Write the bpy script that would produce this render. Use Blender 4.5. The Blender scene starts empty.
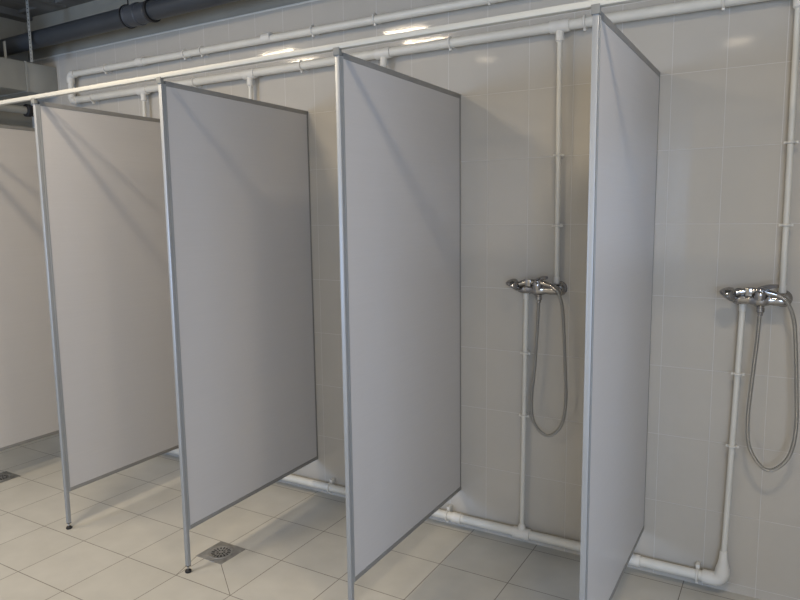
import bpy, bmesh, math, random
from mathutils import Vector, Matrix
random.seed(7)
S = bpy.context.scene
COL = S.collection

# ------------------------------------------------------------ camera
F = Vector((-0.50167386, 0.85564743, -0.12724312)).normalized()
R = Vector((0.86341977, 0.50432303, -0.0128292)).normalized()
U = R.cross(F).normalized()
cam_d = bpy.data.cameras.new('camera')
cam_d.sensor_width = 36.0
cam_d.lens = 669.8 / 800 * 36.0
cam_d.clip_start = 0.02
cam = bpy.data.objects.new('camera', cam_d)
COL.objects.link(cam)
cam.matrix_world = Matrix(((R.x, U.x, -F.x, 1.60), (R.y, U.y, -F.y, -2.969),
                           (R.z, U.z, -F.z, 1.5947), (0, 0, 0, 1)))
S.camera = cam

# ------------------------------------------------------------ world, light, exposure
wd = bpy.data.worlds.new('daylight'); S.world = wd; wd.use_nodes = True
wd.node_tree.nodes['Background'].inputs[0].default_value = (0.50, 0.66, 1.0, 1)
wd.node_tree.nodes['Background'].inputs[1].default_value = 1.0
S.view_settings.view_transform = 'Standard'
S.view_settings.look = 'None'
S.view_settings.exposure = 0.12
S.view_settings.gamma = 1.0

WARM = (1.0, 0.835, 0.61)


def area(name, loc, size, power, color, rot=(0, 0, 0)):
    l = bpy.data.lights.new(name, 'AREA')
    l.shape = 'RECTANGLE'; l.size = size[0]; l.size_y = size[1]
    l.energy = power; l.color = color
    o = bpy.data.objects.new(name, l); COL.objects.link(o)
    o.location = loc; o.rotation_euler = rot
    return o


# fluorescent fittings on the ceiling (two rows), added unseen fill lamps, and window daylight
LAMPS = [(-2.27, -1.66, 9.0), (-2.27, -2.02, 9.0), (-1.03, -1.66, 13.5), (-1.03, -2.02, 13.5), (1.72, -1.92, 18.0), (-0.9, -2.90, 0.8), (1.13, -3.31, 0.8),
         (-0.06, -4.30, 22.0), (-2.6, -4.30, 6.0), (2.75, -4.20, 10.0)]  # this back row: unseen lamps added to fill the stalls
for lx, ly, pw in LAMPS:
    area('ceiling_or_fill_lamp', (lx, ly, 2.965), (0.34, 0.22 if lx > 1.5 else 0.10) if pw > 1 else (0.20, 0.10), pw, WARM)
area('window_daylight', (3.38, -2.95, 1.30), (2.6, 1.3), 34.0, (0.60, 0.74, 1.0), (math.radians(90), 0, math.radians(90)))
area('window_daylight', (2.60, -4.98, 1.70), (1.1, 1.3), 50.0, (0.50, 0.68, 1.0), (math.radians(90), 0, 0))
area('window_daylight', (-2.55, -4.98, 1.60), (1.0, 1.3), 62.0, (0.42, 0.62, 1.0), (math.radians(90), 0, 0))  # unseen window light added at front left as cool fill

# ------------------------------------------------------------ helpers


class MB:
    def __init__(self):
        self.bm = bmesh.new()

    def box(self, x0, x1, y0, y1, z0, z1, bev=0.0):
        b = bmesh.new()
        bmesh.ops.create_cube(b, size=1.0)
        for v in b.verts:
            v.co = Vector(((x0 + x1) / 2 + v.co.x * (x1 - x0), (y0 + y1) / 2 + v.co.y * (y1 - y0),
                           (z0 + z1) / 2 + v.co.z * (z1 - z0)))
        if bev:
            bmesh.ops.bevel(b, geom=list(b.edges), offset=bev, segments=2, affect='EDGES', profile=0.5)
        self._merge(b)
        return self

    def _merge(self, b):
        m = bpy.data.meshes.new('tmp'); b.to_mesh(m); b.free()
        self.bm.from_mesh(m); bpy.data.meshes.remove(m)

    def tube(self, pts, r, seg=16, cap=True):
        pts = [Vector(p) for p in pts]
        n = len(pts)
        rs = r if isinstance(r, (list, tuple)) else [r] * n
        tang = []
        for i in range(n):
            a = pts[max(i - 1, 0)]; c = pts[min(i + 1, n - 1)]
            t = (c - a)
            if t.length < 1e-9:
                t = tang[-1] if tang else Vector((0, 0, 1))
            tang.append(t.normalized())
        t0 = tang[0]
        up = Vector((0, 0, 1)) if abs(t0.z) < 0.9 else Vector((1, 0, 0))
        nrm = t0.cross(up).normalized()
        rings = []
        for i in range(n):
            t = tang[i]
            nrm = (nrm - t * nrm.dot(t)).normalized()
            bn = t.cross(nrm)
            rings.append([self.bm.verts.new(pts[i] + (nrm * math.cos(2 * math.pi * k / seg) + bn * math.sin(2 * math.pi * k / seg)) * rs[i])
                          for k in range(seg)])
        for i in range(n - 1):
            for k in range(seg):
                f = self.bm.faces.new((rings[i][k], rings[i][(k + 1) % seg], rings[i + 1][(k + 1) % seg], rings[i + 1][k]))
                f.smooth = True
        if cap:
            self.bm.faces.new(list(reversed(rings[0]))); self.bm.faces.new(rings[-1])
        return self

    def lathe(self, p0, axis, prof, seg=24):
        """prof: list of (distance along axis, radius)"""
        p0 = Vector(p0); ax = Vector(axis).normalized()
        pts = [p0 + ax * d for d, _ in prof]
        up = Vector((0, 0, 1)) if abs(ax.z) < 0.9 else Vector((1, 0, 0))
        n = ax.cross(up).normalized(); b = ax.cross(n)
        rings = []
        for p, (d, r) in zip(pts, prof):
            rings.append([self.bm.verts.new(p + (n * math.cos(2 * math.pi * k / seg) + b * math.sin(2 * math.pi * k / seg)) * max(r, 1e-4))
                          for k in range(seg)])
        for i in range(len(rings) - 1):
            for k in range(seg):
                self.bm.faces.new((rings[i][k], rings[i][(k + 1) % seg], rings[i + 1][(k + 1) % seg], rings[i + 1][k]))
        self.bm.faces.new(list(reversed(rings[0]))); self.bm.faces.new(rings[-1])
        return self

    def sphere(self, c, r, sx=1, sy=1, sz=1):
        b = bmesh.new()
        bmesh.ops.create_uvsphere(b, u_segments=20, v_segments=12, radius=r)
        for v in b.verts:
            v.co = Vector((c[0] + v.co.x * sx, c[1] + v.co.y * sy, c[2] + v.co.z * sz))
        for f in b.faces:
            f.smooth = True
        self._merge(b)
        return self

    def build(self, name, mat, parent=None, smooth_angle=35):
        bmesh.ops.recalc_face_normals(self.bm, faces=list(self.bm.faces))
        me = bpy.data.meshes.new(name)
        self.bm.to_mesh(me); self.bm.free()
        me.materials.append(mat)
        if smooth_angle:
            for p in me.polygons:
                p.use_smooth = True
            try:
                me.set_sharp_from_angle(angle=math.radians(smooth_angle))
            except Exception:
                pass
        o = bpy.data.objects.new(name, me)
        COL.objects.link(o)
        if parent:
            o.parent = parent
            o.matrix_parent_inverse = Matrix.Identity(4)
            # meshes are written in the coordinates of the parent
        return o


def thing(name, label, cat, loc=(0, 0, 0), group=None):
    o = bpy.data.objects.new(name, None); COL.objects.link(o)
    o.empty_display_size = 0.1
    o.location = loc
    o['label'] = label; o['category'] = cat
    if group:
        o['group'] = group
    return o


def tag(o, label, cat, group=None):
    o['label'] = label; o['category'] = cat
    if group:
        o['group'] = group
    return o


def struct(o):
    o['kind'] = 'structure'
    return o


def dup(root, loc, label):
    r = root.copy(); COL.objects.link(r); r.location = loc; r['label'] = label
    for ch in list(root.children):
        c = ch.copy(); COL.objects.link(c); c.parent = r
        for g in list(ch.children):
            d = g.copy(); COL.objects.link(d); d.parent = c
    return r


def smooth_path(pts, n=10):
    """Catmull-Rom through the points"""
    P = [Vector(p) for p in pts]
    P = [P[0] * 2 - P[1]] + P + [P[-1] * 2 - P[-2]]
    out = []
    for i in range(1, len(P) - 2):
        a, b, c, d = P[i - 1], P[i], P[i + 1], P[i + 2]
        for k in range(n):
            t = k / n
            out.append(0.5 * ((2 * b) + (c - a) * t + (2 * a - 5 * b + 4 * c - d) * t * t + (3 * b - a - 3 * c + d) * t ** 3))
    out.append(P[-2])
    return out

# ------------------------------------------------------------ materials


def mat(name, color, rough=0.5, metal=0.0, spec=0.5):
    m = bpy.data.materials.new(name); m.use_nodes = True
    b = m.node_tree.nodes['Principled BSDF']
    b.inputs['Base Color'].default_value = (*color, 1)
    b.inputs['Roughness'].default_value = rough
    b.inputs['Metallic'].default_value = metal
    b.inputs['Specular IOR Level'].default_value = spec
    return m


def N(m, t, **kw):
    n = m.node_tree.nodes.new(t)
    for k, v in kw.items():
        setattr(n, k, v)
    return n


def L(m, a, b):
    m.node_tree.links.new(a, b)


def noisy(m, scale=6.0, amount=0.12, bump=0.0, stretch=(1, 1, 1), bscale=None):
    """mottle the base colour a little, plus an optional fine bump"""
    b = m.node_tree.nodes['Principled BSDF']
    col = tuple(b.inputs['Base Color'].default_value)
    tc = N(m, 'ShaderNodeNewGeometry'); mp = N(m, 'ShaderNodeMapping')
    mp.inputs['Scale'].default_value = stretch
    L(m, tc.outputs['Position'], mp.inputs['Vector'])
    nz = N(m, 'ShaderNodeTexNoise'); nz.inputs['Scale'].default_value = scale; nz.inputs['Detail'].default_value = 5
    L(m, mp.outputs[0], nz.inputs['Vector'])
    mr = N(m, 'ShaderNodeMapRange')
    mr.inputs['From Min'].default_value = 0.3; mr.inputs['From Max'].default_value = 0.7
    mr.inputs['To Min'].default_value = 1 - amount; mr.inputs['To Max'].default_value = 1 + amount
    L(m, nz.outputs['Fac'], mr.inputs['Value'])
    vm = N(m, 'ShaderNodeVectorMath', operation='SCALE'); vm.inputs[0].default_value = col[:3]
    L(m, mr.outputs[0], vm.inputs['Scale'])
    L(m, vm.outputs[0], b.inputs['Base Color'])
    if bump:
        n2 = N(m, 'ShaderNodeTexNoise'); n2.inputs['Scale'].default_value = bscale or scale * 4
        L(m, mp.outputs[0], n2.inputs['Vector'])
        bp = N(m, 'ShaderNodeBump'); bp.inputs['Strength'].default_value = bump; bp.inputs['Distance'].default_value = 0.002
        L(m, n2.outputs['Fac'], bp.inputs['Height']); L(m, bp.outputs[0], b.inputs['Normal'])
    return m


def tile_mat(name, axes, origin, size, c1, c2, grout, gsize, rough, tilt, vein=0.0):
    m = bpy.data.materials.new(name); m.use_nodes = True
    b = m.node_tree.nodes['Principled BSDF']
    g = N(m, 'ShaderNodeNewGeometry'); sp = N(m, 'ShaderNodeSeparateXYZ'); L(m, g.outputs['Position'], sp.inputs[0])
    cb = N(m, 'ShaderNodeCombineXYZ')
    for i in range(2):
        s = N(m, 'ShaderNodeMath', operation='SUBTRACT'); L(m, sp.outputs[axes[i]], s.inputs[0])
        s.inputs[1].default_value = origin[i] - 40 * size[i]
        L(m, s.outputs[0], cb.inputs[i])
    br = N(m, 'ShaderNodeTexBrick'); br.offset = 0.0; br.squash = 1.0
    L(m, cb.outputs[0], br.inputs['Vector'])
    br.inputs['Color1'].default_value = (*c1, 1); br.inputs['Color2'].default_value = (*c2, 1)
    br.inputs['Mortar'].default_value = (*grout, 1); br.inputs['Scale'].default_value = 1.0
    br.inputs['Mortar Size'].default_value = gsize; br.inputs['Mortar Smooth'].default_value = 0.15
    br.inputs['Brick Width'].default_value = size[0]; br.inputs['Row Height'].default_value = size[1]
    # faint cloudiness inside the glaze
    nz = N(m, 'ShaderNodeTexNoise'); nz.inputs['Scale'].default_value = 7; nz.inputs['Detail'].default_value = 6
    L(m, g.outputs['Position'], nz.inputs['Vector'])
    mr = N(m, 'ShaderNodeMapRange'); mr.inputs['From Min'].default_value = .3; mr.inputs['From Max'].default_value = .7
    mr.inputs['To Min'].default_value = 1 - vein; mr.inputs['To Max'].default_value = 1 + vein
    L(m, nz.outputs['Fac'], mr.inputs['Value'])
    vs = N(m, 'ShaderNodeVectorMath', operation='SCALE'); L(m, br.outputs['Color'], vs.inputs[0]); L(m, mr.outputs[0], vs.inputs['Scale'])
    L(m, vs.outputs[0], b.inputs['Base Color'])
    # each tile is set at a very slightly different angle
    sn = N(m, 'ShaderNodeVectorMath', operation='DIVIDE'); L(m, cb.outputs[0], sn.inputs[0]); sn.inputs[1].default_value = (size[0], size[1], 1)
    fl = N(m, 'ShaderNodeVectorMath', operation='FLOOR'); L(m, sn.outputs[0], fl.inputs[0])
    wn = N(m, 'ShaderNodeTexWhiteNoise', noise_dimensions='3D'); L(m, fl.outputs[0], wn.inputs['Vector'])
    sb = N(m, 'ShaderNodeVectorMath', operation='SUBTRACT'); L(m, wn.outputs['Color'], sb.inputs[0]); sb.inputs[1].default_value = (.5, .5, .5)
    sc = N(m, 'ShaderNodeVectorMath', operation='SCALE'); L(m, sb.outputs[0], sc.inputs[0]); sc.inputs['Scale'].default_value = tilt
    ad = N(m, 'ShaderNodeVectorMath', operation='ADD'); L(m, g.outputs['Normal'], ad.inputs[0]); L(m, sc.outputs[0], ad.inputs[1])
    no = N(m, 'ShaderNodeVectorMath', operation='NORMALIZE'); L(m, ad.outputs[0], no.inputs[0])
    bp = N(m, 'ShaderNodeBump'); bp.inputs['Strength'].default_value = 0.6; bp.inputs['Distance'].default_value = 0.0012
    bp.invert = True
    L(m, br.outputs['Fac'], bp.inputs['Height']); L(m, no.outputs[0], bp.inputs['Normal'])
    L(m, bp.outputs[0], b.inputs['Normal'])
    rr = N(m, 'ShaderNodeMapRange'); L(m, br.outputs['Fac'], rr.inputs['Value'])
    rr.inputs['To Min'].default_value = rough; rr.inputs['To Max'].default_value = 0.55
    L(m, rr.outputs[0], b.inputs['Roughness'])
    return m


GX, GY, T = -0.7102, -0.0575, 0.33
M_WALL = tile_mat('wall_tile', (0, 2), (0.3435, 2.1397), (0.2, 0.3), (0.486, 0.456, 0.400), (0.494, 0.464, 0.408),
                  (0.57, 0.555, 0.52), 0.0014, 0.07, 0.007, 0.015)
M_WALLY = tile_mat('wall_tile_side', (1, 2), (0.0, 2.1397), (0.2, 0.3), (0.486, 0.456, 0.400), (0.494, 0.464, 0.408),
                   (0.57, 0.555, 0.52), 0.0014, 0.07, 0.007, 0.015)
M_FLOOR = tile_mat('floor_tile', (0, 1), (GX, GY), (T, T), (0.505, 0.488, 0.432), (0.53, 0.512, 0.457),
                   (0.19, 0.17, 0.145), 0.0020, 0.30, 0.006, 0.05)
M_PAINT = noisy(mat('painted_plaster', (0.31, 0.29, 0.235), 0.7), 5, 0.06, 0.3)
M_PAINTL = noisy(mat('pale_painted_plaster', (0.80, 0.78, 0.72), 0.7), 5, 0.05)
M_CEIL = noisy(mat('ceiling_concrete', (0.16, 0.155, 0.14), 0.85), 3.0, 0.35, 0.6, (1, 1, 1), 20)
M_DUCT = noisy(mat('duct_paint', (0.33, 0.33, 0.30), 0.6), 4, 0.10, 0.2)
M_PIPE = noisy(mat('white_plastic_pipe', (0.66, 0.64, 0.57), 0.42), 9, 0.04, 0.15)
M_FIT = noisy(mat('white_plastic_fitting', (0.68, 0.66, 0.60), 0.38), 12, 0.05, 0.15)
M_PANEL = noisy(mat('laminate_panel', (0.55, 0.53, 0.51), 0.33), 3, 0.012, 0.10, (1, 1, 60), 5)
M_ALU = noisy(mat('satin_aluminium', (0.37, 0.385, 0.395), 0.45, 0.45), 20, 0.04, 0.05, (1, 1, 0.1))
M_FRAME = noisy(mat('grey_aluminium_edge', (0.29, 0.285, 0.27), 0.45, 0.4), 20, 0.04)
M_RAIL = noisy(mat('cream_painted_rail', (0.50, 0.49, 0.435), 0.45, 0.0), 20, 0.03)
M_CAP = mat('grey_plastic_cap', (0.20, 0.20, 0.185), 0.55)
M_RUB = mat('black_rubber', (0.012, 0.012, 0.013), 0.6)
M_STEEL = mat('zinc_bolt', (0.45, 0.45, 0.45), 0.35, 1.0)
M_CHROME = mat('chrome', (0.42, 0.41, 0.40), 0.14, 1.0)
M_CHROMED = mat('dark_chrome_spray', (0.20, 0.20, 0.20), 0.35, 0.6)
M_DRAIN = noisy(mat('brushed_steel', (0.36, 0.355, 0.34), 0.45, 0.7), 30, 0.2)
M_HOLE = mat('drain_hole', (0.01, 0.01, 0.01), 0.9)
M_SOIL = noisy(mat('grey_blue_soil_pipe', (0.036, 0.042, 0.050), 0.42), 5, 0.12, 0.1)
M_SOILC = noisy(mat('grey_blue_collar', (0.050, 0.057, 0.068), 0.40), 5, 0.12)
M_STRAP = noisy(mat('galvanised_strap', (0.42, 0.42, 0.38), 0.55, 0.4), 40, 0.2)
M_WHITEPAINT = mat('window_frame_paint', (0.75, 0.75, 0.73), 0.4)
M_GLASS = mat('window_glass', (0.9, 0.95, 1.0), 0.02)
M_GLASS.node_tree.nodes['Principled BSDF'].inputs['Transmission Weight'].default_value = 1.0

# hose: spiral-wound metal
M_HOSE = mat('spiral_metal_hose', (0.42, 0.41, 0.38), 0.38, 0.8)
_b = M_HOSE.node_tree.nodes['Principled BSDF']
_g = N(M_HOSE, 'ShaderNodeNewGeometry'); _w = N(M_HOSE, 'ShaderNodeTexWave', wave_type='BANDS', bands_direction='Z')
_w.inputs['Scale'].default_value = 60
L(M_HOSE, _g.outputs['Position'], _w.inputs['Vector'])
_p = N(M_HOSE, 'ShaderNodeBump'); _p.inputs['Strength'].default_value = 0.8; _p.inputs['Distance'].default_value = 0.002
L(M_HOSE, _w.outputs['Fac'], _p.inputs['Height']); L(M_HOSE, _p.outputs[0], _b.inputs['Normal'])

# ------------------------------------------------------------ room shell
XL, XR, YF, ZC = -3.22, 3.4, -5.0, 3.03
ZT = 2.712
floor = struct(MB().box(XL - .1, XR + .1, YF - .1, .12, -.1, 0).build('floor', M_FLOOR))
struct(MB().box(XL, XR, 0, .12, 0, ZT).build('wall_back', M_WALL))
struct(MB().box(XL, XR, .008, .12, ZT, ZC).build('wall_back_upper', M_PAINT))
struct(MB().box(XL, XR, -.002, .008, ZT - .002, ZT + .008, .002).build('trim_1', M_PIPE))
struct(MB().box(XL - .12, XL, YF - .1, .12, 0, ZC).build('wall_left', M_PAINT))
struct(MB().box(XL - .12, XR + .12, YF - .1, .12, ZC, ZC + .12).build('ceiling', M_CEIL))
w = MB()
FW = [(-3.06, -2.04, .94, 2.26), (2.04, 3.16, 1.04, 2.36)]  # the left opening is added, unseen, to carry the cool fill
w.box(XL, -3.06, YF - .12, YF, 0, ZC); w.box(-2.04, 2.04, YF - .12, YF, 0, ZC); w.box(3.16, XR, YF - .12, YF, 0, ZC)
for x0, x1, z0, z1 in FW:
    w.box(x0, x1, YF - .12, YF, 0, z0); w.box(x0, x1, YF - .12, YF, z1, ZC)
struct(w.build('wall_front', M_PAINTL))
for k, (x0, x1, z0, z1) in enumerate(FW):
    win = MB()
    for x in (x0, x1 - .05):
        win.box(x, x + .05, YF - .08, YF - .03, z0, z1)
    for z in (z0, z1 - .05):
        win.box(x0, x1, YF - .08, YF - .03, z, z + .05)
    wo = struct(win.build('window_%d' % (k + 2), M_WHITEPAINT))
    MB().box(x0 + .05, x1 - .05, YF - .058, YF - .054, z0 + .05, z1 - .05).build('window_glass', M_GLASS, wo)
# window opening in the right wall
WY0, WY1, WZ0, WZ1 = -4.26, -1.64, 0.64, 1.96
w = MB()
w.box(XR, XR + .12, YF - .1, WY0, 0, ZC); w.box(XR, XR + .12, WY1, .12, 0, ZC)
w.box(XR, XR + .12, WY0, WY1, 0, WZ0); w.box(XR, XR + .12, WY0, WY1, WZ1, ZC)
struct(w.build('wall_right', M_WALLY))
win = MB()
for y in (WY0, (WY0 + WY1) / 2 - .025, WY1 - .05):
    win.box(XR + .03, XR + .08, y, y + .05, WZ0, WZ1)
win.box(XR + .03, XR + .08, WY0, WY1, WZ0, WZ0 + .05); win.box(XR + .03, XR + .08, WY0, WY1, WZ1 - .05, WZ1)
wo = struct(win.build('window_1', M_WHITEPAINT))
MB().box(XR + .054, XR + .058, WY0 + .05, WY1 - .05, WZ0 + .05, WZ1 - .05).build('window_glass', M_GLASS, wo)

# cuts that run through the floor tile from the drain to the tile corners
gm = mat('floor_grout', (0.19, 0.17, 0.145), 0.8)


def cut(a, b):
    a = Vector((*a, 0)); b = Vector((*b, 0)); d = (b - a).normalized(); n = Vector((-d.y, d.x, 0)) * .0015
    m = MB()
    lo = [a + n, a - n, b - n, b + n]
    vs = [m.bm.verts.new(p + Vector((0, 0, z))) for z in (-.001, .0004) for p in lo]
    for f in ((0, 1, 2, 3), (4, 5, 6, 7), (0, 1, 5, 4), (1, 2, 6, 5), (2, 3, 7, 6), (3, 0, 4, 7)):
        m.bm.faces.new([vs[i] for i in f])
    return m.build('tile_cut', gm, floor)


DX, DY = -0.682, -0.800
cut((DX + .078, DY - .078), (GX + T, GY - 3 * T))
cut((DX - .078, DY - .078), (GX, GY - 3 * T))

# concrete downstand along the wall end of the ceiling
struct(MB().box(XL, XL + .10, -2.6, 0, ZC - .045, ZC).build('trim_2', M_CEIL))
struct(MB().box(XL + .35, XL + .52, -2.6, -.02, ZC - .03, ZC).build('trim_3', M_CEIL))
struct(MB().box(XL, XR, -.10, .008, ZC - .02, ZC).build('trim_4', M_CEIL))

# ------------------------------------------------------------ boxed duct on the left wall
duct = thing('ventilation_duct', 'grey boxed duct running along the left wall just below the ceiling', 'duct', (XL, -2.6, 2.445))
DW = -2.885 - XL
for y0, y1 in ((0, 1.37), (1.376, 2.38), (2.386, 2.598)):
    MB().box(0.001, DW, y0, y1, 0, .190, .003).build('duct_section', M_DUCT, duct)
for y in (1.373, 2.383):
    MB().box(0.001, DW + .004, y - .006, y + .006, -.004, .194).build('joint_collar', M_DUCT, duct)


def strap(label, x, y, z0, z1, wdt=.022):
    o = thing('hanging_strap', label, 'strap', (x, y, z0), None)
    m = MB()
    m.box(-wdt / 2, wdt / 2, -.0015, .0015, 0, z1 - z0)
    band = m.build('strap_band', M_STRAP, o)
    h = MB(); k = .02
    while k < z1 - z0 - .02:
        h.lathe((0, -.0022, k), (0, 1, 0), [(0, .0042), (.0044, .0042)], 8); k += .024
    h.build('punched_holes', M_HOLE, band)
    MB().box(-wdt / 2 - .006, wdt / 2 + .006, -.02, .02, z1 - z0 - .004, z1 - z0, .001).build('ceiling_plate', M_STRAP, o)
    return o


SX, SY, SZ = -2.73, -.272, 2.605
strap('perforated metal strap hanging from the ceiling past the dark pipe to the duct', SX, SY, SZ, ZC - .001, .026)
pb = thing('pipe_bracket', 'short pale bracket standing on the duct in front of the dark pipe', 'bracket', (-2.93, -.325, 2.6355))
MB().box(-.012, .012, -.002, .002, 0, .115, .0005).build('upright', M_DUCT, pb)
MB().box(-.012, .012, -.030, .002, 0, .003, .0005).build('base_flange', M_DUCT, pb)

# pale pipe with black end below the duct
lp = thing('drain_pipe_stub', 'short pale grey pipe with a black end fitting under the grey duct at far left', 'pipe', (-3.0, -.16, 2.335))
MB().tube([(0, -1.6, 0), (0, 0, 0)], .026).build('pipe_run', M_DUCT, lp)
MB().lathe((0, -.02, 0), (0, 1, 0), [(0, .030), (.006, .043), (.03, .043), (.034, .037), (.075, .037), (.08, .043), (.10, .043), (.104, .024), (.104, .0)]).build('black_coupling', M_RUB, lp)
for y in (-.6, -1.2):
    MB().box(-.006, .006, y, y + .01, .02, .1085).build('hanger', M_STRAP, lp)

# ------------------------------------------------------------ big dark drain pipe under the ceiling
sp_ = thing('soil_pipe', 'large dark blue-grey drain pipe running under the ceiling along the tiled wall', 'pipe', (XL, -.2, 2.763))
MB().tube([(0.005, 0, 0), (2.9, 0, .018)], .054, 28).build('pipe_barrel', M_SOIL, sp_)
c0 = 1.370
MB().lathe((c0, 0, .008), (1, 0, 0), [(0, .054), (.001, .062), (.010, .063), (.014, .059), (.075, .059), (.080, .064), (.098, .064), (.103, .058), (.175, .057), (.179, .054)], 32).build('pipe_collar', M_SOILC, sp_)
MB().lathe((c0 + .195, 0, .009), (1, 0, 0), [(0, .0545), (.0005, .064), (.016, .064), (.0165, .0545)], 32).build('pipe_clamp', M_RUB, sp_)
MB().lathe((c0 - .010, 0, .008), (1, 0, 0), [(0, .0545), (.0005, .067), (.009, .067), (.0095, .0545)], 32).build('pipe_clamp', M_RUB, sp_)
MB().tube([(c0 - .005, 0, .06), (c0 - .005, 0, ZC - 2.763)], .004, 8).build('hanger_rod', M_RUB, sp_)

# ------------------------------------------------------------ supply pipes near the top of the wall
PY = -.045
sup = thing('supply_pipe', 'white plastic water pipes along the top of the tiled wall, dropping to the showers', 'pipe', (0, 0, 0))
ZU, ZM = 2.556, 2.386
XLF = -2.672


def clip(name, x, z, r, parent, vertical=False, yc=PY):
    m = MB()
    # C-shaped saddle that grips the pipe, foot on the wall
    a0, a1 = math.radians(-60), math.radians(240)
    pts = []
    for k in range(15):
        a = a0 + (a1 - a0) * k / 14 + math.pi
        c, s = math.cos(a), math.sin(a)
        if vertical:
            pts.append((x + c * (r + .003), yc + s * (r + .003), z))
        else:
            pts.append((x, yc + s * (r + .003), z + c * (r + .003)))
    m.tube(pts, .0048, 8)
    if vertical:
        m.box(x - r * .8, x + r * .8, yc + r, -.0, z - .008, z + .008)
        m.box(x - r - .013, x - r - .001, yc - .004, yc + .006, z - .005, z + .005, .001)
        m.box(x + r + .001, x + r + .013, yc - .004, yc + .006, z - .005, z + .005, .001)
    else:
        m.box(x - .008, x + .008, yc + r, 0, z - r * .8, z + r * .8)
        m.box(x - .005, x + .005, yc - .006, yc + .006, z - r - .014, z - r - .001, .001)
    return m.build(name, M_FIT, parent)


def socket(name, p, axis, ln, r, parent, flare=.006):
    p = Vector(p); a = Vector(axis).normalized()
    return MB().lathe(p - a * ln / 2, a, [(0, r + .0005), (.001, r + flare), (ln * .25, r + flare + .001), (ln * .5, r + flare - .001), (ln * .75, r + flare + .001), (ln - .001, r + flare), (ln, r + .0005)], 24).build(name, M_FIT, parent)


RU, RM, RD, RF = .0200, .0220, .0112, .0212
MB().tube([(XLF, PY, ZU), (2.3, PY, ZU - .02)], RU, 20).build('upper_run', M_PIPE, sup)
MB().tube([(XLF, PY, ZM), (2.3, PY, ZM - .008)], RM, 20).build('lower_run', M_PIPE, sup)
MB().tube([(XLF, PY, ZM), (XLF, PY, ZU)], RU, 20).build('return_leg', M_PIPE, sup)


def elbow(x, z, dx, dz, r, parent):
    pts = [(x + dx * .055, PY, z), (x + dx * .035, PY, z)]
    for k in range(7):
        a = math.pi / 2 * k / 6
        pts.append((x + dx * .03 * (1 - math.sin(a)), PY, z + dz * .03 * (1 - math.cos(a))))
    pts += [(x, PY, z + dz * .035), (x, PY, z + dz * .055)]
    return MB().tube(pts, r, 20).build('elbow', M_FIT, parent)


elbow(XLF, ZU, 1, -1, RU + .0055, sup)
elbow(XLF, ZM, 1, 1, RU + .0055, sup)
for x in (-1.96, -.93):
    socket('coupling', (x, PY, ZU), (1, 0, 0), .06, RU, sup)
for x in (-2.30, -2.02 + .45, -1.43, -.62, -.236, .37):
    clip('pipe_clip', x, ZU - .004, RU, sup)
for x in (-2.45, -1.50, -.70, .176, .80, 1.325):
    clip('pipe_clip', x, ZM - .004, RM, sup)
DROPS = [-1.955, -1.068, -.190, .694, 1.572]
for i, x in enumerate(DROPS):
    socket('tee', (x, PY, ZM - .005), (1, 0, 0), .085, RM, sup, .0045)
    MB().lathe((x, PY, ZM - .02), (0, 0, -1), [(0, .018), (.045, .018), (.048, .015), (.052, .0115)], 20).build('tee_branch', M_FIT, sup)
    zb = 1.262
    MB().tube([(x, PY, ZM - .03), (x + .004, PY, zb + .02)], RD, 16).build('drop_pipe', M_PIPE, sup)
    MB().lathe((x + .004, PY, zb + .045), (0, 0, -1), [(0, .0115), (.001, .0132), (.028, .0132), (.030, .011)], 16).build('drop_socket', M_FIT, sup)
    for z in (1.84, 1.535):
        if i >= 3:
            clip('pipe_clip', x + .003, z, RD, sup, True)

# ------------------------------------------------------------ floor-level pipe
fp = thing('floor_pipe', 'white plastic water pipe along the foot of the tiled wall with risers', 'pipe', (0, 0, 0))
ZF = .060
XE = 1.420
MB().tube([(XL + .01, PY, ZF), (XE, PY, ZF + .006)], RF, 20).build('floor_run', M_PIPE, fp)
RIS = [-1.210, -.335, .548]
for i, x in enumerate(RIS):
    socket('tee', (x, PY, ZF + .003), (1, 0, 0), .085, RF, fp, .0055)
    MB().lathe((x, PY, ZF + .01), (0, 0, 1), [(0, .0185), (.030, .0185), (.036, .015), (.043, .012)], 20).build('tee_branch', M_FIT, fp)
for i, x in enumerate(RIS + [XE]):
    tx = .024 if i == 3 else .010
    MB().tube([(x, PY, ZF + .03), (x + tx, PY, 1.225)], RD, 16).build('riser', M_PIPE, fp)
    MB().lathe((x + tx - .001, PY, 1.20), (0, 0, 1), [(0, .0115), (.001, .0132), (.028, .0132), (.030, .011)], 16).build('riser_socket', M_FIT, fp)
    if i >= 2:
        for z in (.947, .648):
            clip('pipe_clip', x + tx * z / 1.2, z, RD, fp, True)
# big end elbow that reduces up into the last riser
pts, rr_ = [], []
for d, r in ((-.075, RF + .001), (-.074, RF + .007), (-.045, RF + .008)):
    pts.append((XE + d, PY, ZF + .006)); rr_.append(r)
for k in range(1, 7):
    a = math.pi / 2 * k / 6
    pts.append((XE - .035 + .035 * math.sin(a), PY, ZF + .006 + .035 * (1 - math.cos(a)))); rr_.append(RF + .008)
for d, r in ((.06, RF + .006), (.075, RF + .001), (.10, .017), (.135, .0145), (.136, .0115)):
    pts.append((XE + .001, PY, ZF + d)); rr_.append(r)
MB().tube(pts, rr_, 22).build('end_elbow', M_FIT, fp)
for x in (-.59, .150, 1.325):
    clip('pipe_clip', x, ZF + .004, RF, fp)
    MB().box(x - .008, x + .008, -.038, -.001, ZF + .02, ZF + .046, .002).build('clip_foot', M_FIT, fp)
socket('coupling', (.205, PY, ZF + .003), (1, 0, 0), .05, RF, fp, .004)
socket('coupling', (1.07, PY, ZF + .005), (1, 0, 0), .05, RF, fp, .004)

# ------------------------------------------------------------ shower mixers
ZX = 1.252


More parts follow.
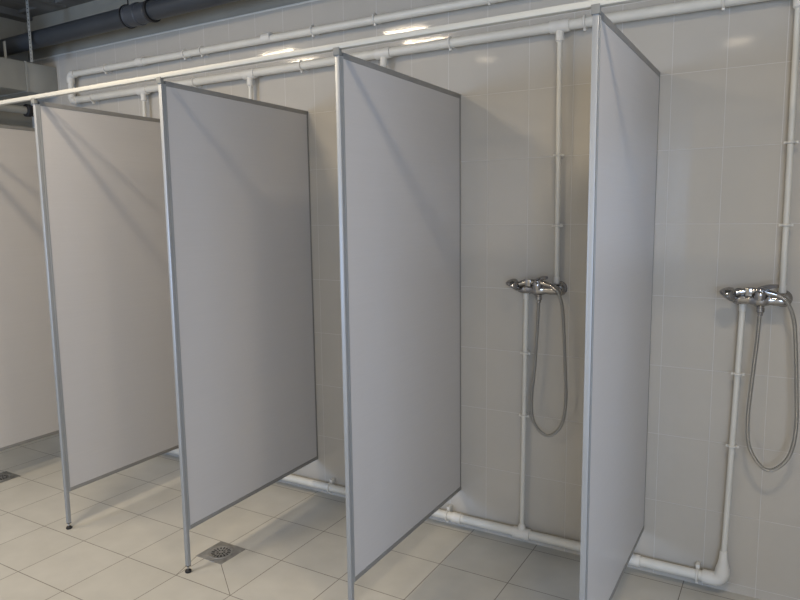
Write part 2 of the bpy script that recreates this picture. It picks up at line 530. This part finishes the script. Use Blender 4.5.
def make_mixer(x, label, hose_pts, dxh, head_tilt):
    """origin on the wall, half way between the two water inlets"""
    t = thing('shower_mixer', label, 'shower mixer', (x, 0, ZX), 'shower mixers on the tiled wall')
    by = -.080
    for s in (-1, 1):
        MB().lathe((s * .075, -.0005, 0), (0, -1, 0), [(0, .034), (.004, .034), (.012, .028), (.020, .021), (.026, .018), (.034, .0175)], 28).build('inlet_flange', M_CHROME, t)
        MB().lathe((s * .075, -.034, 0), (0, -1, 0), [(0, .0185), (.018, .0185), (.020, .015), (.05, .0145)], 6).build('inlet_nut', M_CHROME, t)
    # cast body: waisted horizontal barrel with rounded ends
    MB().lathe((-.098, by, 0), (1, 0, 0), [(0, .003), (.002, .011), (.007, .0165), (.018, .0205), (.04, .0215), (.062, .0195), (.075, .024), (.085, .028), (.098, .029),
                                           (.111, .028), (.121, .024), (.134, .0195), (.156, .0215), (.178, .0205), (.189, .0165), (.194, .011), (.196, .003)], 28).build('mixer_body', M_CHROME, t)
    # cartridge dome and lever
    MB().lathe((0, by - .008, .008), (0, -.35, 1), [(0, .026), (.016, .0265), (.024, .025), (.032, .019), (.036, .010), (.037, .002)], 26).build('cartridge_dome', M_CHROME, t)
    lv = MB()
    a = smooth_path([(0, by - .012, .038), (.014, by - .026, .047), (.034, by - .046, .056), (.058, by - .062, .060)], 6)
    lv.tube(a, [.0135 - .006 * k / (len(a) - 1) for k in range(len(a))], 14)
    lv.sphere((0, by - .016, .036), .0165, 1, 1, .8)
    lv.build('lever', M_CHROME, t)
    # hose outlet below the body
    MB().lathe((.004, by - .004, -.020), (0, 0, -1), [(0, .013), (.010, .0125), (.011, .0145), (.026, .0145), (.030, .010), (.040, .0095)], 18).build('hose_outlet', M_CHROME, t)
    # cradle that the hand shower lies in
    cr = MB()
    cr.box(-.050, -.026, by - .030, by + .004, .015, .026, .002)
    cr.box(-.050, -.026, by - .034, by - .028, .015, .046, .002)
    cr.box(-.050, -.026, by - .004, by + .002, .015, .046, .002)
    cr.build('cradle', M_CHROME, t)
    # hand shower
    hz, hy = .034, by - .016
    ax = [(dxh + .060, hy, hz - .012), (dxh + .02, hy, hz - .003), (-.03, hy, hz), (-.06, hy - .004, hz - .004), (-.085, hy - .012, hz - .010)]
    p = smooth_path(ax, 6)
    h = MB().tube(p, [.0105 + .003 * math.sin(math.pi * k / (len(p) - 1)) for k in range(len(p))], 16)
    hs = h.build('hand_shower_handle', M_CHROME, t)
    d = Vector((-.45, -.30, -.84)).normalized() if head_tilt else Vector((-.55, -.25, -.80)).normalized()
    c = Vector((-.104, hy - .018, hz - .010))
    MB().lathe(c - d * .012, d, [(-.012, .006), (-.006, .016), (.003, .024), (.012, .030), (.020, .033), (.027, .0335), (.030, .031)], 28).build('shower_head', M_CHROME, hs)
    MB().lathe(c + d * .0175, d, [(0, .029), (.0012, .029), (.003, .026), (.0031, .0)], 28).build('spray_face', M_CHROMED, hs)
    hp = smooth_path([(q[0] - x, q[1], q[2] - ZX) for q in hose_pts], 12)
    ho = MB().tube(hp, .0068, 12).build('hose', M_HOSE, t)
    e = Vector(hp[-1]); e0 = Vector(hp[-4]); dd = (e - e0).normalized()
    MB().lathe(e - dd * .035, dd, [(0, .0075), (.002, .0098), (.022, .0108), (.038, .0108), (.04, .008)], 16).build('hose_end_nut', M_CHROME, ho)
    return t


make_mixer(.626, 'chrome shower mixer with looping hose in the stall left of the nearest partition',
           [(.630, -.084, 1.195), (.627, -.086, 1.10), (.618, -.09, .90), (.606, -.095, .745), (.620, -.098, .640), (.683, -.10, .588),
            (.745, -.102, .640), (.767, -.104, .755), (.760, -.105, .95), (.752, -.105, 1.09), (.744, -.104, 1.18), (.722, -.100, 1.245), (.690, -.096, 1.273)], .0, True)
make_mixer(1.503, 'chrome shower mixer with looping hose at the right edge of the photo',
           [(1.505, -.084, 1.195), (1.502, -.086, 1.10), (1.491, -.09, .92), (1.485, -.095, .77), (1.500, -.098, .660), (1.560, -.10, .590),
            (1.625, -.102, .645), (1.648, -.104, .765), (1.640, -.105, .95), (1.630, -.105, 1.09), (1.618, -.104, 1.19), (1.592, -.100, 1.252), (1.560, -.096, 1.276)], .0, False)

# ------------------------------------------------------------ partitions
ZP0, ZP1 = .197, 2.153


def make_partition(x, label):
    t = thing('shower_partition', label, 'partition', (x, 0, 0), 'white partitions between the shower stalls')
    pw = .0075
    MB().box(-pw, pw, -.985, -.006, ZP0 + .006, ZP1 - .006).build('panel', M_PANEL, t)
    fw = .0092
    MB().box(-fw, fw, -.985, -.0015, ZP1 - .021, ZP1, .001).build('top_edge', M_FRAME, t)
    MB().box(-fw, fw, -.985, -.0015, ZP0, ZP0 + .019, .001).build('bottom_edge', M_FRAME, t)
    MB().box(-fw * .9, fw * .9, -.0135, -.0015, ZP0 + .019, ZP1 - .021, .001).build('back_edge', M_FRAME, t)
    # front post: square tube with a groove on each side
    p = MB()
    p.box(-.0090, .0090, -1.0085, -.9905, .032, 2.140, .0015)
    p.box(-.0096, .0096, -.9910, -.9825, .197, 2.140, .001)
    post = p.build('post', M_ALU, t)
    MB().box(-.0090, .0090, -1.0080, -.9910, .0285, .0325, .001).build('end_plug', M_RUB, post)
    c = MB()
    c.box(-.0125, .0125, -1.0125, -.996, 2.139, 2.160, .0015)
    c.box(-.0125, .0125, -1.0135, -1.0108, 2.139, 2.165, .001)
    c.build('corner_cap', M_CAP, t)
    MB().tube([(0, -1.001, .012), (0, -1.001, .030)], .0045, 10).build('levelling_bolt', M_STEEL, t)
    MB().lathe((0, -1.001, 0), (0, 0, 1), [(0, .0135), (.003, .0150), (.010, .0140), (.013, .009), (.016, .006)], 20).build('foot', M_RUB, t)
    return t


pr = [make_partition(1.0905, 'white shower partition nearest the camera, standing between the two chrome mixers')]
for x, lb in ((.1985, 'white shower partition left of the stall whose mixer hangs beside the nearest partition'),
              (-.7110, 'white shower partition whose front post stands beside the round floor drain in mid photo'),
              (-1.582, 'white shower partition with its post foot fully in view at lower left'),
              (-2.515, 'white shower partition cut off by the left edge of the photo'),
              (1.985, 'unseen white shower partition, added to shade the daylight, beyond the right edge')):  # extra partition out of view, put in to block daylight on the panels
    pr.append(dup(pr[0], (x, 0, 0), lb))

for p, a in zip(pr, (.0025, .0125, .0280, .0220, .0200, .0)):
    p.rotation_euler.z = a

rail = MB().box(-3.2, 3.38, -1.0105, -.9865, 2.1605, 2.179, .002).build('header_rail', M_RAIL)
tag(rail, 'long cream header rail across the front tops of all the partitions', 'rail')

# ------------------------------------------------------------ floor drains


def make_drain(x, y, label, rot=0):
    t = thing('floor_drain', label, 'drain', (x, y, 0), 'steel drains set in the tiled floor')
    h = .082
    MB().box(-h, h, -h, h, -.002, .0016, .0008).build('drain_plate', M_DRAIN, t)
    g = MB().lathe((0, 0, .0016), (0, 0, 1), [(0, .060), (.0014, .059), (.0016, .054), (.0006, .052), (.0006, .0)], 32)
    gr = g.build('drain_grate', M_DRAIN, t)
    m = MB()
    for ring, cnt, r0, r1 in ((0, 16, .030, .046), (1, 8, .012, .022)):
        for k in range(cnt):
            a = 2 * math.pi * (k + .5 * ring) / cnt
            c, s = math.cos(a), math.sin(a)
            nx, ny = -s * .0032, c * .0032
            vs = [m.bm.verts.new((c * rr + sg * nx, s * rr + sg * ny, z)) for z in (.0018, .0027) for rr, sg in ((r0, -1), (r1, -1), (r1, 1), (r0, 1))]
            for f in ((0, 1, 2, 3), (4, 5, 6, 7), (0, 1, 5, 4), (1, 2, 6, 5), (2, 3, 7, 6), (3, 0, 4, 7)):
                m.bm.faces.new([vs[i] for i in f])
    m.build('slots', M_HOLE, gr)
    return t


dr = make_drain(DX, DY, 'square steel floor drain with round slotted grate beside the middle partition post')
dup(dr, (-2.572, -.79, 0), 'square steel floor drain at the left edge of the photo')
